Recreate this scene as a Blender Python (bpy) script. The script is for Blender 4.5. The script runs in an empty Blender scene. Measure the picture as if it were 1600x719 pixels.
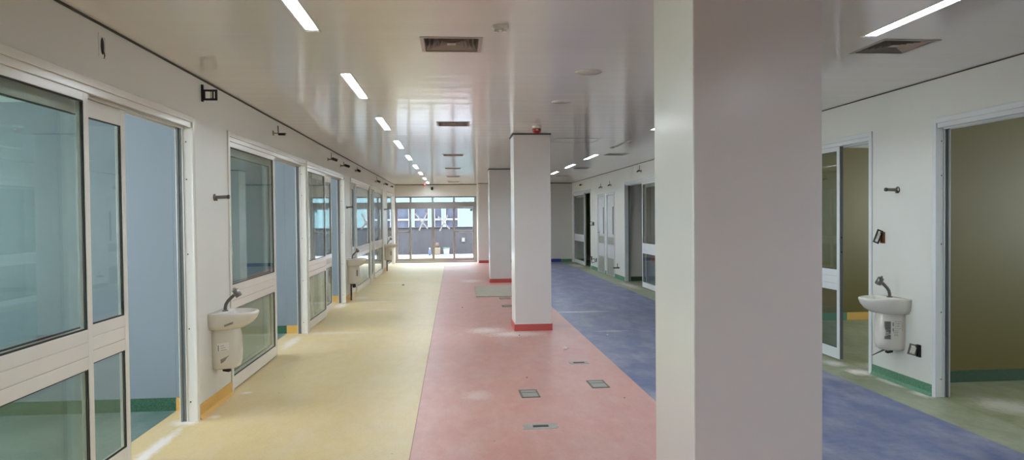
import bpy, math, random
from mathutils import Matrix, Vector
random.seed(7)
scn = bpy.context.scene
COL = scn.collection

# ---------------------------------------------------------------- measurements of the ward corridor (metres)
XL, XR = -2.08, 4.21          # corridor faces of the two side walls
H = 2.80                      # ceiling height
XYP, XPB, XBG = -0.313, 1.742, 3.80   # yellow|pink, pink|blue, blue|green floor joints
XROOM = -2.37                 # yellow floor ends inside the left thresholds
YB = 25.0                     # glazed end doors
YB2 = 24.42                   # plain end wall to the right of the last column
Y0 = -6.5                     # end wall behind the camera

# ---------------------------------------------------------------- materials
def lin(c):
    return tuple(((v/255)/12.92 if v/255 <= .04045 else ((v/255+.055)/1.055)**2.4) for v in c) + (1,)
class NT:
    def __init__(s, name):
        s.m = bpy.data.materials.new(name); s.m.use_nodes = True
        s.t = s.m.node_tree; s.n = s.t.nodes; s.bsdf = s.n['Principled BSDF']; s.out = s.n['Material Output']
    def new(s, t, **k):
        n = s.n.new(t)
        for a, b in k.items(): setattr(n, a, b)
        return n
    def ln(s, a, b): s.t.links.new(a, b)
    def val(s, sock, v):
        if isinstance(v, (int, float)): sock.default_value = v
        else: s.ln(v, sock)
    def math(s, op, a, b=0.0, c=None, clamp=False):
        n = s.new('ShaderNodeMath', operation=op); n.use_clamp = clamp
        s.val(n.inputs[0], a); s.val(n.inputs[1], b)
        if c is not None: s.val(n.inputs[2], c)
        return n.outputs[0]
    def mix(s, f, a, b):
        n = s.new('ShaderNodeMix', data_type='RGBA'); s.val(n.inputs[0], f)
        for i, v in ((6, a), (7, b)):
            if isinstance(v, tuple): n.inputs[i].default_value = v
            else: s.ln(v, n.inputs[i])
        return n.outputs[2]
    def coord(s):
        if not hasattr(s, '_c'): s._c = s.new('ShaderNodeTexCoord').outputs['Object']
        return s._c
    def mapped(s, scale):
        n = s.new('ShaderNodeMapping'); n.inputs['Scale'].default_value = scale; s.ln(s.coord(), n.inputs[0]); return n.outputs[0]
    def noise(s, scale, detail=3, rough=.55, vec=None):
        n = s.new('ShaderNodeTexNoise'); n.inputs['Scale'].default_value = scale
        n.inputs['Detail'].default_value = detail; n.inputs['Roughness'].default_value = rough
        s.ln(vec if vec is not None else s.coord(), n.inputs['Vector']); return n.outputs['Fac']
    def ramp(s, f, a, b):
        n = s.new('ShaderNodeMapRange'); n.inputs[1].default_value = a; n.inputs[2].default_value = b
        s.ln(f, n.inputs[0]); return n.outputs[0]
    def xyz(s):
        if not hasattr(s, '_x'):
            n = s.new('ShaderNodeSeparateXYZ'); s.ln(s.coord(), n.inputs[0]); s._x = n.outputs
        return s._x
    def bump(s, h, strength, dist=.01):
        n = s.new('ShaderNodeBump'); n.inputs['Strength'].default_value = strength; n.inputs['Distance'].default_value = dist
        s.ln(h, n.inputs['Height']); s.ln(n.outputs[0], s.bsdf.inputs['Normal'])

def paint(name, rgb, rough=.45, var=.04, metal=0., scale=6., spec=.5, bump=0.):
    k = NT(name); c = lin(rgb)
    d = tuple(v*(1-var*2.2) for v in c[:3]) + (1,)
    k.ln(k.mix(k.noise(scale, 4), d, tuple(min(1, v*(1+var)) for v in c[:3]) + (1,)), k.bsdf.inputs['Base Color'])
    k.bsdf.inputs['Roughness'].default_value = rough; k.bsdf.inputs['Metallic'].default_value = metal
    k.bsdf.inputs['Specular IOR Level'].default_value = spec
    if bump: k.bump(k.noise(scale*3, 3), bump)
    return k.m
def emis(name, rgb, strength):
    k = NT(name)
    k.bsdf.inputs['Base Color'].default_value = lin(rgb); k.bsdf.inputs['Emission Color'].default_value = lin(rgb)
    k.bsdf.inputs['Emission Strength'].default_value = strength
    return k.m
def glass(name, rgb, refl=1.0):
    k = NT(name)
    tr = k.new('ShaderNodeBsdfTransparent'); tr.inputs[0].default_value = lin(rgb)
    gl = k.new('ShaderNodeBsdfGlossy'); gl.inputs['Roughness'].default_value = .015
    lw = k.new('ShaderNodeLayerWeight'); lw.inputs['Blend'].default_value = .5
    mx = k.new('ShaderNodeMixShader')
    fr = k.math('ADD', k.math('MULTIPLY', k.math('POWER', lw.outputs['Facing'], 5.), .90), .04)
    k.ln(k.math('MULTIPLY', fr, refl, clamp=True), mx.inputs[0]); k.ln(tr.outputs[0], mx.inputs[1]); k.ln(gl.outputs[0], mx.inputs[2])
    k.ln(mx.outputs[0], k.out.inputs[0]); return k.m

def vinyl(name, a, b, dust=(), streaks=(1., 1., 1.), speck=.5, rough=.42, veil=.30):
    """sheet vinyl: two tones of marbling, dark specks, scuffs and plaster dust lying in patches (x, y, rx, ry, amount)"""
    k = NT(name)
    n1 = k.noise(.9, 5, .6); n2 = k.noise(9., 6, .7, k.mapped(streaks)); n3 = k.noise(55., 3)
    col = k.mix(k.ramp(n2, .35, .68), lin(a), lin(b))
    col = k.mix(k.math('MULTIPLY', k.ramp(n1, .45, .75), .28), col, tuple(v*.72 for v in lin(a)[:3]) + (1,))
    col = k.mix(k.math('MULTIPLY', k.ramp(n3, .4, .8), .12), col, lin((60, 55, 50)))
    # scuffed, dusty veil; on blue it also imitates grazing sheen
    n4 = k.noise(2.3, 6, .65, k.mapped((1.6, .7, 1)))
    col = k.mix(k.math('MULTIPLY', k.ramp(n4, .42, .8), veil), col, lin((214, 206, 196)))
    # specks
    v = k.new('ShaderNodeTexVoronoi'); v.inputs['Scale'].default_value = 3.1; k.ln(k.coord(), v.inputs['Vector'])
    sp = k.math('MULTIPLY', k.math('LESS_THAN', v.outputs['Distance'], .030), speck)
    col = k.mix(sp, col, lin((70, 50, 40)))
    if dust:
        X, Y = k.xyz()[0], k.xyz()[1]
        nd = k.noise(13., 8, .75, k.mapped((1.4, .7, 1)))
        tot = None
        for (x, y, rx, ry, am) in dust:
            dx = k.math('MULTIPLY', k.math('SUBTRACT', X, x), 1/rx); dy = k.math('MULTIPLY', k.math('SUBTRACT', Y, y), 1/ry)
            d = k.math('SQRT', k.math('ADD', k.math('MULTIPLY', dx, dx), k.math('MULTIPLY', dy, dy)))
            m = k.math('SUBTRACT', 1., d, clamp=True)
            m = k.math('MULTIPLY', k.ramp(k.math('ADD', k.math('MULTIPLY', m, .9), nd), .80, 1.22), am)
            tot = m if tot is None else k.math('MAXIMUM', tot, m)
        col = k.mix(tot, col, lin((226, 216, 208)))
    k.ln(col, k.bsdf.inputs['Base Color'])
    k.ln(k.math('ADD', k.math('MULTIPLY', n4, .25), rough-.12), k.bsdf.inputs['Roughness'])
    k.bsdf.inputs['Specular IOR Level'].default_value = .4
    return k.m

def ceiling_mat():
    k = NT('ceiling_gloss_paint')
    k.ln(k.mix(k.noise(1.2, 3), lin((232, 228, 222)), lin((238, 234, 229))), k.bsdf.inputs['Base Color'])
    k.bsdf.inputs['Roughness'].default_value = .125
    k.bsdf.inputs['Specular IOR Level'].default_value = 1.
    # narrow metal planks run across the corridor: their joints and slight waviness
    y = k.xyz()[1]
    fr = k.math('FRACT', k.math('MULTIPLY', y, 1/.30))
    joint = k.math('LESS_THAN', fr, .03)
    wav = k.noise(3.2, 2, .5, k.mapped((.25, 1.6, 1)))
    bow = k.math('SINE', k.math('MULTIPLY', y, 2*math.pi/.30))
    h = k.math('SUBTRACT', k.math('ADD', k.math('MULTIPLY', wav, .5), k.math('MULTIPLY', bow, .035)), k.math('MULTIPLY', joint, .14))
    k.bump(h, .18, .02)
    return k.m

M = {}
M['wall'] = paint('wall_paint', (214, 211, 203), .38, .025, scale=1.5)
M['column'] = paint('column_paint', (224, 220, 216), .22, .03, scale=1.3, spec=.8)
M['room_wall'] = paint('room_wall_paint', (128, 136, 143), .5, .03, scale=1.5)
M['olive_wall'] = paint('olive_bounce_wall', (102, 91, 44), .5, .04, scale=1.2)  # olive look of green floor bounce and dimness, put into the colour
M['ceiling'] = ceiling_mat()
M['room_ceiling'] = paint('room_ceiling_paint', (220, 222, 220), .6)
M['yellow'] = vinyl('yellow_vinyl', (205, 178, 124), (211, 187, 136),
    [(-2.14, 5.1, .10, 1.0, 1.), (-2.16, 5.75, .22, .18, 1.), (-1.98, 5.88, .10, .10, 1.), (-1.95, 6.66, .10, .08, 1.), (-2.14, 9.3, .14, .9, .8), (-2.1, 13.1, .2, .6, .9),
     (-1.7, 10.0, .9, .22, .35), (-1.6, 13.6, .9, .25, .4), (-1.9, 14.3, .3, .5, .5), (-1.6, 17.5, .9, .3, .4), (-1.3, 12.4, .5, .3, .3)], (1.2, .5, 1))
M['pink'] = vinyl('pink_vinyl', (192, 138, 125), (200, 147, 135),
    [(.85, 9.55, .75, .42, .75), (.45, 9.9, .5, .5, .6), (.45, 17.6, .5, .8, .5), (.2, 6.3, .25, .3, .4), (-.2, 23.6, 1., .9, .5), (.6, 20.5, .4, .15, .6)], (1.2, .5, 1))
M['blue'] = vinyl('blue_vinyl', (84, 94, 130), (106, 113, 146),
    [(2.1, 11.6, .9, .16, .6), (2.7, 6.2, .5, .25, .2), (2.2, 9.6, .5, .1, .35)], (.8, 1.6, 1), .5, .40, .42)  # stronger veil paints in the sheen of the blue strip at grazing angles
M['green'] = vinyl('green_vinyl', (128, 134, 104), (150, 152, 124),
    [(4.12, 6.75, .22, .28, 1.), (4.15, 6.3, .1, .35, .9), (4.16, 5.85, .12, .25, 1.), (4.1, 7.2, .2, .3, .6), (4.05, 15.8, .25, 1.4, .6), (4.0, 22.5, .3, 1.4, .6)], (1., .8, 1))
M['room_floor'] = vinyl('room_green_vinyl', (86, 108, 102), (100, 122, 116), [(-2.7, 3.6, .3, .8, .5)], (1., 1., 1), .2)
M['olive_floor'] = vinyl('olive_room_vinyl', (122, 126, 92), (146, 146, 112), [(4.6, 5.4, .4, .5, .45), (4.5, 7.0, .4, .3, .4)], (1., .6, 1), .4)
M['terrace'] = paint('terrace_concrete', (122, 122, 126), .8, .05)
def speckled(name, a, b, rough=.5):
    k = NT(name); k.ln(k.mix(k.ramp(k.noise(160., 2), .4, .62), lin(a), lin(b)), k.bsdf.inputs['Base Color'])
    k.bsdf.inputs['Roughness'].default_value = rough; return k.m
M['base_green'] = speckled('green_skirting', (56, 104, 80), (104, 148, 116))
M['base_room'] = speckled('room_green_skirting', (34, 72, 50), (62, 104, 78))
M['base_yellow'] = speckled('ochre_skirting', (204, 158, 76), (216, 172, 92))
M['base_red'] = speckled('red_skirting', (182, 76, 72), (196, 92, 86))
M['base_blue'] = speckled('blue_skirting', (40, 52, 130), (58, 70, 150))
M['base_dark'] = speckled('dark_green_skirting', (44, 66, 50), (64, 88, 66))
M['gap'] = paint('shadow_gap_strip', (62, 54, 46), .6)
M['alu'] = paint('white_aluminium', (224, 219, 210), .17, .03, scale=3)
M['alu_cool'] = paint('white_aluminium_cool', (214, 215, 215), .25, .03, scale=3)
M['alu_grey'] = paint('grey_aluminium', (150, 144, 140), .35, .05)
M['track'] = paint('dark_track_channel', (128, 130, 130), .4, .06, .2)
M['gasket'] = paint('black_rubber', (24, 25, 24), .6)
M['glass'] = glass('teal_glass', (237, 243, 240))
M['glass_dark'] = glass('smoked_slot_glass', (90, 96, 100))
M['glass_clear'] = glass('clear_glass', (244, 248, 250), .55)
M['ceramic'] = paint('dusty_ceramic', (218, 212, 200), .22, .05, scale=5)
M['chrome'] = paint('worn_chrome', (122, 117, 110), .28, .06, .9)
M['black'] = paint('black_plastic', (26, 24, 22), .5)
M['dark_metal'] = paint('dark_bracket_metal', (74, 68, 58), .45, .08, .5)
M['brass'] = paint('dull_brass', (140, 124, 92), .4, .1, .5)
M['rust'] = paint('rusty_box', (112, 70, 36), .7, .2)
M['slot_glass'] = paint('dark_slot_glass', (58, 60, 66), .15)
M['disc'] = paint('disc_grille', (206, 200, 192), .45)
M['plastic'] = paint('white_plastic', (226, 222, 210), .4)
M['label_grey'] = paint('grey_tape', (142, 134, 128), .6, .2, scale=40)
M['label_white'] = paint('paper_label', (224, 220, 214), .7)
M['ink'] = paint('label_ink', (70, 62, 66), .7)
M['red_lens'] = paint('red_lens', (170, 22, 26), .2)
M['vent'] = paint('vent_aluminium', (172, 162, 154), .40, .04, .6)
M['vent_dark'] = paint('dark_duct', (26, 25, 24), .8)
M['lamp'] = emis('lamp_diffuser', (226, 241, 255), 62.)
M['lamp_off'] = paint('dead_lamp_diffuser', (150, 148, 144), .4)
M['lamp_body'] = paint('lamp_body', (224, 222, 216), .4)
M['board'] = paint('grey_board', (172, 162, 146), .75, .1, scale=8)
M['boxlid'] = paint('floor_box_grey', (150, 148, 138), .5, .1, scale=20)
M['boxframe'] = paint('floor_box_frame', (98, 94, 86), .5, .1)
M['cement'] = paint('cement_patch', (168, 164, 156), .85, .12, scale=14)
M['tape'] = paint('white_tape', (232, 236, 240), .6)
M['dark_wall'] = paint('weathered_dark_wall', (43, 40, 43), .85, .22, scale=3.)
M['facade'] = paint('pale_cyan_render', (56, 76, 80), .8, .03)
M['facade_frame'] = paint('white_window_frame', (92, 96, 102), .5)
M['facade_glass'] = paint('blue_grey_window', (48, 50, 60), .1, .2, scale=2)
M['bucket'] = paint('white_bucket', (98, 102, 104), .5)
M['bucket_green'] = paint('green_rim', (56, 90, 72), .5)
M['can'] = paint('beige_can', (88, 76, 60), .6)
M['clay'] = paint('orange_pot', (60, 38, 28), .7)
M['blue_plastic'] = paint('blue_plastic', (36, 48, 76), .5)
M['chip'] = paint('plaster_chip', (232, 222, 214), .9)
M['stone'] = paint('brown_crumb', (120, 88, 64), .9)

# ---------------------------------------------------------------- mesh builder
class MB:
    def __init__(s): s.v = []; s.f = []; s.sm = []; s.X = Matrix.Identity(4)
    def _add(s, vs, fs, smooth=False):
        b = len(s.v); s.v += [tuple(s.X @ Vector(v)) for v in vs]
        s.f += [tuple(b+i for i in f) for f in fs]; s.sm += [smooth]*len(fs); return s
    def box(s, x0, x1, y0, y1, z0, z1):
        x0, x1 = sorted((x0, x1)); y0, y1 = sorted((y0, y1)); z0, z1 = sorted((z0, z1))
        return s._add([(x0,y0,z0),(x1,y0,z0),(x1,y1,z0),(x0,y1,z0),(x0,y0,z1),(x1,y0,z1),(x1,y1,z1),(x0,y1,z1)],
                      [(0,3,2,1),(4,5,6,7),(0,1,5,4),(1,2,6,5),(2,3,7,6),(3,0,4,7)])
    def loft(s, rings, cap0=True, cap1=True, smooth=True, closed=True):
        n = len(rings[0]); vs = [v for r in rings for v in r]; fs = []
        for i in range(len(rings)-1):
            for j in range(n if closed else n-1):
                a = i*n+j; b = i*n+(j+1) % n; fs.append((a, b, b+n, a+n))
        s._add(vs, fs, smooth)
        if cap0: s._add(list(reversed(rings[0])), [tuple(range(n))])
        if cap1: s._add(rings[-1], [tuple(range(n))])
        return s
    def tube(s, pts, r, n=12, cap=True):
        pts = [Vector(p) for p in pts]; rs = r if isinstance(r, (list, tuple)) else [r]*len(pts)
        rings = []; up = None
        for i, p in enumerate(pts):
            t = (pts[min(i+1, len(pts)-1)]-pts[max(i-1, 0)]).normalized()
            if up is None: up = Vector((0, 0, 1)) if abs(t.z) < .9 else Vector((0, 1, 0))
            a = t.cross(up).normalized(); b = a.cross(t).normalized(); up = b
            rings.append([tuple(p+(a*math.cos(q)+b*math.sin(q))*rs[i]) for q in [2*math.pi*k/n for k in range(n)]])
        return s.loft(rings, cap, cap)
    def lathe(s, prof, n=24, origin=(0,0,0), cap0=True, cap1=True):
        o = Vector(origin)
        return s.loft([[(o.x+r*math.cos(q), o.y+r*math.sin(q), o.z+z) for q in [2*math.pi*k/n for k in range(n)]] for r, z in prof], cap0, cap1)
    def bar(s, a, b, w, t, up=(0,0,1)):
        a, b = Vector(a), Vector(b); d = (b-a).normalized(); u = Vector(up)
        x = d.cross(u).normalized()*w/2; y = x.cross(d).normalized()*t/2
        r = lambda p: [tuple(p+x+y), tuple(p-x+y), tuple(p-x-y), tuple(p+x-y)]
        return s.loft([r(a), r(b)], smooth=False)
    def build(s, name, mat, parent=None, bevel=0., loc=None):
        me = bpy.data.meshes.new(name); me.from_pydata(s.v, [], s.f); me.update()
        for p, q in zip(me.polygons, s.sm): p.use_smooth = q
        for m in (mat if isinstance(mat, (list, tuple)) else [mat]): me.materials.append(m)
        o = bpy.data.objects.new(name, me); COL.objects.link(o)
        if parent is not None: o.parent = parent
        if loc is not None: o.location = loc
        import bmesh
        bm = bmesh.new(); bm.from_mesh(me); bmesh.ops.recalc_face_normals(bm, faces=bm.faces); bm.to_mesh(me); bm.free()
        if bevel:
            b = o.modifiers.new('edge', 'BEVEL'); b.width = bevel; b.segments = 2; b.limit_method = 'ANGLE'; b.harden_normals = False
        return o
def tag(o, label, cat, group=None, kind=None):
    o['label'] = label; o['category'] = cat
    if group: o['group'] = group
    if kind: o['kind'] = kind
    return o
def empty(name, loc, label, cat, group=None, kind=None, rz=0.):
    o = bpy.data.objects.new(name, None); o.empty_display_size = .1; COL.objects.link(o)
    o.location = loc; o.rotation_euler = (0, 0, rz)
    return tag(o, label, cat, group, kind)
def dup(root, loc, label, rz=None):
    r = root.copy(); COL.objects.link(r); r.location = loc; r['label'] = label
    if rz is not None: r.rotation_euler = (0, 0, rz)
    for ch in list(root.children):
        c = ch.copy(); COL.objects.link(c); c.parent = r
        for g in list(ch.children):
            d = g.copy(); COL.objects.link(d); d.parent = c
    return r
def struct(name, mb, mat, label, cat, bevel=0.):
    return tag(mb.build(name, mat, None, bevel), label, cat, kind='structure')
SKY, EXPO = 12.5, 0.82

# ================================================================ SETTING
T = .130          # wall thickness
DH = 2.45        # outer height of the glazed door units
LU = [(2.43, 5.80), (6.635, 10.03), (10.09, 13.52), (14.33, 17.60), (17.66, 20.72), (22.02, 24.55)]   # left units along y
RU = [(2.43, 5.78), (6.67, 10.04), (13.46, 16.83), (21.05, 24.12)]                                    # right units
WC = [(17.92, 18.86), (19.08, 20.03)]                                                                 # the two narrow doors

def side_wall(x0, x1, opens, ya, yb):
    w = MB(); y = ya
    for a, b, h in opens:
        w.box(x0, x1, y, a, 0, H+.12); w.box(x0, x1, a, b, h, H+.12); y = b
    w.box(x0, x1, y, yb, 0, H+.12); return w
struct('wall_left', side_wall(XL-T, XL, [(a, b, DH) for a, b in LU], Y0, YB+.2), M['wall'], 'long off-white wall of glazed doors beside the yellow floor', 'wall')
struct('wall_right', side_wall(XR, XR+T, sorted([(a, b, DH) for a, b in RU] + [(a, b, 2.24) for a, b in WC]), Y0, YB2+.2), M['wall'], 'long off-white wall beside the green floor strip', 'wall')
struct('wall_rear', MB().box(XL-T, XR+T, Y0-.2, Y0, 0, H+.12), M['wall'], 'plain end wall opposite the glazed end doors', 'wall')
struct('wall_far_right', MB().box(.855, XR, YB2, YB2+.2, 0, H+.12), M['wall'], 'plain grey-white end wall right of the columns', 'wall')
w = MB(); w.box(XL, .855, YB-.02, YB+.2, 2.385, H+.12); w.box(.845, .855, YB2+.2, YB+.2, 0, H)
struct('wall_far_left', w, M['wall'], 'off-white lintel wall above the glazed end doors', 'wall')

def slab(name, x0, x1, y0, y1, mat, label):
    struct(name, MB().box(x0, x1, y0, y1, -.06, 0), mat, label, 'floor')
slab('floor_yellow', XROOM, XYP, Y0, YB+.2, M['yellow'], 'yellow vinyl floor strip along the left glazed doors')
slab('floor_pink', XYP, XPB, Y0, YB+.2, M['pink'], 'pink vinyl floor strip under the row of columns')
slab('floor_blue', XPB, XBG, Y0, YB2+.1, M['blue'], 'blue vinyl floor strip right of the columns')
slab('floor_green', XBG, XR+.03, Y0, YB2+.1, M['green'], 'dusty green vinyl floor strip along the right wall')
slab('floor_left_rooms', -6.2, XROOM, Y0, YB+.2, M['room_floor'], 'grey-green vinyl floor of the rooms behind the left doors')
slab('floor_right_rooms', XR+.03, 8.2, Y0, YB2+.1, M['olive_floor'], 'worn olive vinyl floor of the rooms behind the right doors')

# ceiling with recesses for lamps and air vents
LX, RX = -.86, 2.755
lampsL = [3.25+2.49*k for k in range(-3, 9)]  # the earliest ones are out of view, added to brighten the column fronts
lampsR = [3.22+2.49*k for k in range(-3, 8)]  # starts with unseen lamps too, added for the column fronts
LW, LL = .040, .60     # half width, half length
vents = [(0., 4.76), (0.01, 8.80), (0.01, 13.2), (0., 16.85), (0.01, 20.2), (0.01, 23.1)]
ventsR = [(3.11, 4.68), (3.12, 13.12), (3.15, 16.95), (3.19, 20.15)]
VH = .185
holes = [(LX-LW, LX+LW, y, y+2*LL) for y in lampsL] + [(RX-LW, RX+LW, y, y+2*LL) for y in lampsR]
holes += [(x-VH, x+VH, y-VH, y+VH) for x, y in vents+ventsR]
xs = sorted({XL-T, XR+T, *[h[0] for h in holes], *[h[1] for h in holes]})
ys = sorted({Y0-.2, YB+.2, *[h[2] for h in holes], *[h[3] for h in holes]})
c = MB()
for i in range(len(xs)-1):
    j = 0
    while j < len(ys)-1:
        def inside(jj): 
            cx, cy = (xs[i]+xs[i+1])/2, (ys[jj]+ys[jj+1])/2
            return any(h[0] < cx < h[1] and h[2] < cy < h[3] for h in holes)
        if inside(j): j += 1; continue
        k = j
        while k+1 < len(ys)-1 and not inside(k+1): k += 1
        c.box(xs[i], xs[i+1], ys[j], ys[k+1], H, H+.10); j = k+1
c.box(XL-T, XR+T, Y0-.2, YB+.2, H+.20, H+.25)
struct('ceiling', c, M['ceiling'], 'glossy off-white plank ceiling over the whole ward', 'ceiling')
struct('ceiling_left_rooms', MB().box(-6.2, XL-T, Y0, YB+.2, 2.62, 2.70), M['room_ceiling'], 'white ceiling of the rooms behind the left doors', 'ceiling')
struct('ceiling_right_rooms', MB().box(XR+T, 8.2, Y0, YB2+.2, 2.62, 2.70), M['room_ceiling'], 'white ceiling of the rooms behind the right doors', 'ceiling')
g = .016
struct('trim_1', MB().box(XL, XL+.008, Y0, YB-.02, H-.013, H), M['gap'], 'dark shadow strip where the left wall meets the ceiling', 'trim')
struct('trim_2', MB().box(XR-.006, XR, Y0, YB2, H-.009, H), M['gap'], 'thin dark shadow strip where the right wall meets the ceiling', 'trim')
struct('trim_3', MB().box(XL+.012, .84, YB-.032, YB-.02, H-.022, H), M['gap'], 'dark shadow strip above the glazed end doors', 'trim')
struct('trim_4', MB().box(1.4, XR-.01, YB2-.012, YB2, H-.022, H), M['gap'], 'dark shadow strip on top of the plain end wall', 'trim')

struct('trim_5', MB().box(XYP-.003, XYP+.003, Y0, YB-.03, 0, .0008), paint('welded_seam', (150, 112, 92), .6), 'thin dark seam between the yellow and pink floor strips', 'seam')
# skirtings
def skirt(x, s, y0, y1, mat, label, n, h=.10):
    b = MB(); b.box(x, x+s*.008, y0, y1, 0, h)
    b.loft([[(x+s*.008, y0, 0), (x+s*.03, y0, 0), (x+s*.008, y0, .03)], [(x+s*.008, y1, 0), (x+s*.03, y1, 0), (x+s*.008, y1, .03)]], smooth=False)
    struct(n, b, mat, label, 'baseboard')
skirt(XL, 1, 5.803, 6.632, M['base_yellow'], 'ochre skirting under the nearest left washbasin', 'baseboard_left', .115)
skirt(XL, 1, 13.523, 14.327, M['base_yellow'], 'ochre skirting under the middle left washbasin', 'baseboard_left.001', .115)
skirt(XL, 1, 20.723, 22.017, M['base_yellow'], 'ochre skirting under the farthest left washbasin', 'baseboard_left.002', .115)
skirt(XL, 1, Y0, 2.427, M['base_yellow'], 'ochre skirting on the left wall before the first door', 'baseboard_left.003', .115)
skirt(XR, -1, 5.783, 6.667, M['base_green'], 'speckled green skirting under the right washbasin', 'baseboard_right', .10)
skirt(XR, -1, 10.045, 13.457, M['base_green'], 'speckled green skirting on the right wall behind the near column', 'baseboard_right.001', .10)
skirt(XR, -1, 16.833, 17.917, M['base_green'], 'green skirting between the dark opening and the narrow white doors', 'baseboard_right.002', .10)
skirt(XR, -1, 18.863, 19.077, M['base_green'], 'short green skirting between the two narrow white doors', 'baseboard_right.003', .10)
skirt(XR, -1, 20.033, 21.047, M['base_green'], 'green skirting left of the two narrow white doors', 'baseboard_right.004', .10)
skirt(XR, -1, Y0, 2.427, M['base_green'], 'green skirting on the right wall before the first door', 'baseboard_right.005', .10)
struct('baseboard_far', MB().box(1.42, 3.79, YB2-.01, YB2, 0, .11), M['base_blue'], 'dark blue skirting on the plain end wall', 'baseboard')
struct('baseboard_far.001', MB().box(3.79, XR-.03, YB2-.01, YB2, 0, .10), M['base_green'], 'green skirting in the corner of the plain end wall', 'baseboard')

# columns
def column(x, y, w, d, label):
    b = MB(); b.box(x, x+w, y, y+d, 0, H)
    o = struct('column', b, M['column'], label, 'column', .006)
    t = .010
    k = MB(); k.box(x-t, x+w+t, y-t, y, 0, .095); k.box(x-t, x+w+t, y+d, y+d+t, 0, .095); k.box(x-t, x, y, y+d, 0, .095); k.box(x+w, x+w+t, y, y+d, 0, .095)
    k.build('baseboard', M['base_red'], o)['label'] = 'red skirting'
    e = .012
    k = MB(); k.box(x-e, x+w+e, y-e, y, H-.018, H); k.box(x-e, x, y, y+d, H-.018, H); k.box(x+w, x+w+e, y, y+d, H-.018, H); k.box(x-e, x+w+e, y+d, y+d+e, H-.018, H)
    k.build('shadow_strip', M['gap'], o)
column(.928, 2.626, .523, .523, 'big nearest off-white square column standing on pink floor')
column(.855, 9.791, .523, .523, 'square column with red skirting and a red siren above it')
column(.882, 17.05, .523, .523, 'square column standing behind the grey board on pink floor')
column(.888, YB2-.06, .53, .06, 'shallow pilaster right of the glazed end doors')

# ---------------------------------------------------------------- glazed sliding door units
def panel(root, s, u0, u1, d0, d1, ztop, toprail, name, matf, stile=.055):
    """one glazed leaf: u along the wall, d = depth behind the wall face, s = -1 left wall / +1 right wall"""
    P = lambda b, a0, a1, z0, z1, e0=0., e1=0.: b.box(s*(d0+e0), s*(d1-e1), a0, a1, z0, z1)
    zb = .015
    f = MB()
    P(f, u0, u0+stile, zb, ztop); P(f, u1-stile, u1, zb, ztop)
    a, b = u0+stile, u1-stile
    P(f, a, b, zb, .135); P(f, a, b, ztop-toprail, ztop)
    for z0, z1 in ((.775, .848), (.851, .930), (.933, 1.005)): P(f, a, b, z0, z1)          # three boards of the middle rail
    P(f, a, b, .848, .933, .004, .004)
    o = f.build(name, matf, root, .0025)
    gz = MB()
    dm0, dm1 = d0+.007, d0+.013
    for z0, z1 in ((.135, .775), (1.005, ztop-toprail)):
        MB().box(s*dm0, s*dm1, a, b, z0, z1).build('glass_pane', M['glass'], o)
        q = .006
        for y0, y1, c0, c1 in ((a, a+q, z0, z1), (b-q, b, z0, z1), (a+q, b-q, z0, z0+q), (a+q, b-q, z1-q, z1)):
            gz.box(s*(d0+.003), s*(dm0), y0, y1, c0, c1); gz.box(s*dm1, s*(dm1+.006), y0, y1, c0, c1)
    gz.build('gasket', M['gasket'], o)
    return o
def door_unit(n, s, x, y0, y1, fixed, slide, label, cool=False, screws=True, stile=.055):
    W = y1-y0; mat = M['alu_cool'] if cool else M['alu']
    root = empty('door_%d' % n, (x, y0, 0), label, 'door', kind='structure')
    D = .122
    f = MB(); P = lambda a0, a1, d0, d1, z0, z1: f.box(s*d0, s*d1, a0, a1, z0, z1)
    cw = .048; p = -.014
    P(.001, cw, p, .0, 0, DH-.001); P(W-cw, W-.001, p, .0, 0, DH-.001); P(cw, W-cw, p, 0, DH-cw, DH-.001)   # casing lip
    P(.001, .04, 0, .075, 0, DH-.001); P(W-.04, W-.001, 0, .075, 0, DH-.001)                                 # jambs
    P(.001, .02, .075, T, 0, DH-.001); P(W-.02, W-.001, .075, T, 0, DH-.001)
    P(.02, .04, D, T, 0, DH-.001); P(W-.04, W-.02, D, T, 0, DH-.001)
    P(.04, W-.04, 0, .018, 2.362, DH-.001); P(.04, W-.04, .018, T, 2.385, DH-.001)                            # header
    P(.04, W-.04, .058, .066, 2.350, 2.385); P(.04, .046, .067, .075, 0, 2.362); P(W-.046, W-.04, .067, .075, 0, 2.362)
    P(.04, W-.04, D, T, 2.35, 2.385)
    f.build('door_frame', mat, root, .003)
    t = MB()
    for a0, a1 in ((.02, .030), (W-.030, W-.02)): t.box(s*.075, s*D, a0, a1, .0, 2.385)
    for a0, a1 in ((.030, .040), (W-.040, W-.030)): t.box(s*.108, s*D, a0, a1, .0, 2.385)
    t.build('jamb_channel', M['track'], root)
    if screws:
        for q in (.16, .75, 1.35, 1.95, 2.25):
            k = MB(); k.X = Matrix.Translation((s*.045, W-.04 if s < 0 or True else .04, q)) @ Matrix.Rotation(math.pi/2, 4, 'X')
            k.lathe([(.006, 0), (.005, .002)], 10); k.build('screw', M['gap'], root)
    fp = panel(root, s, fixed[0], fixed[1], .012, .056, 2.362, .05, 'fixed_panel', mat, stile)
    sp = panel(root, s, slide[0], slide[1], .078, .118, 2.350, .105, 'sliding_panel', mat)
    return root, fp, sp
W = LU[0][1]-LU[0][0]
door_unit(1, -1, XL, *LU[0], (.04, 1.78), (.50, 2.37), 'nearest glazed sliding door on the left wall, half open')
r2, fp2, _ = door_unit(2, -1, XL, *LU[1], (.04, 1.765), (.14, 1.83), 'left glazed sliding door right after the first washbasin, wide open', stile=.085)
door_unit(3, -1, XL, *LU[2], (.04, 1.53), (.78, 2.46), 'glazed sliding door on the left wall just before the second washbasin')
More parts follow.
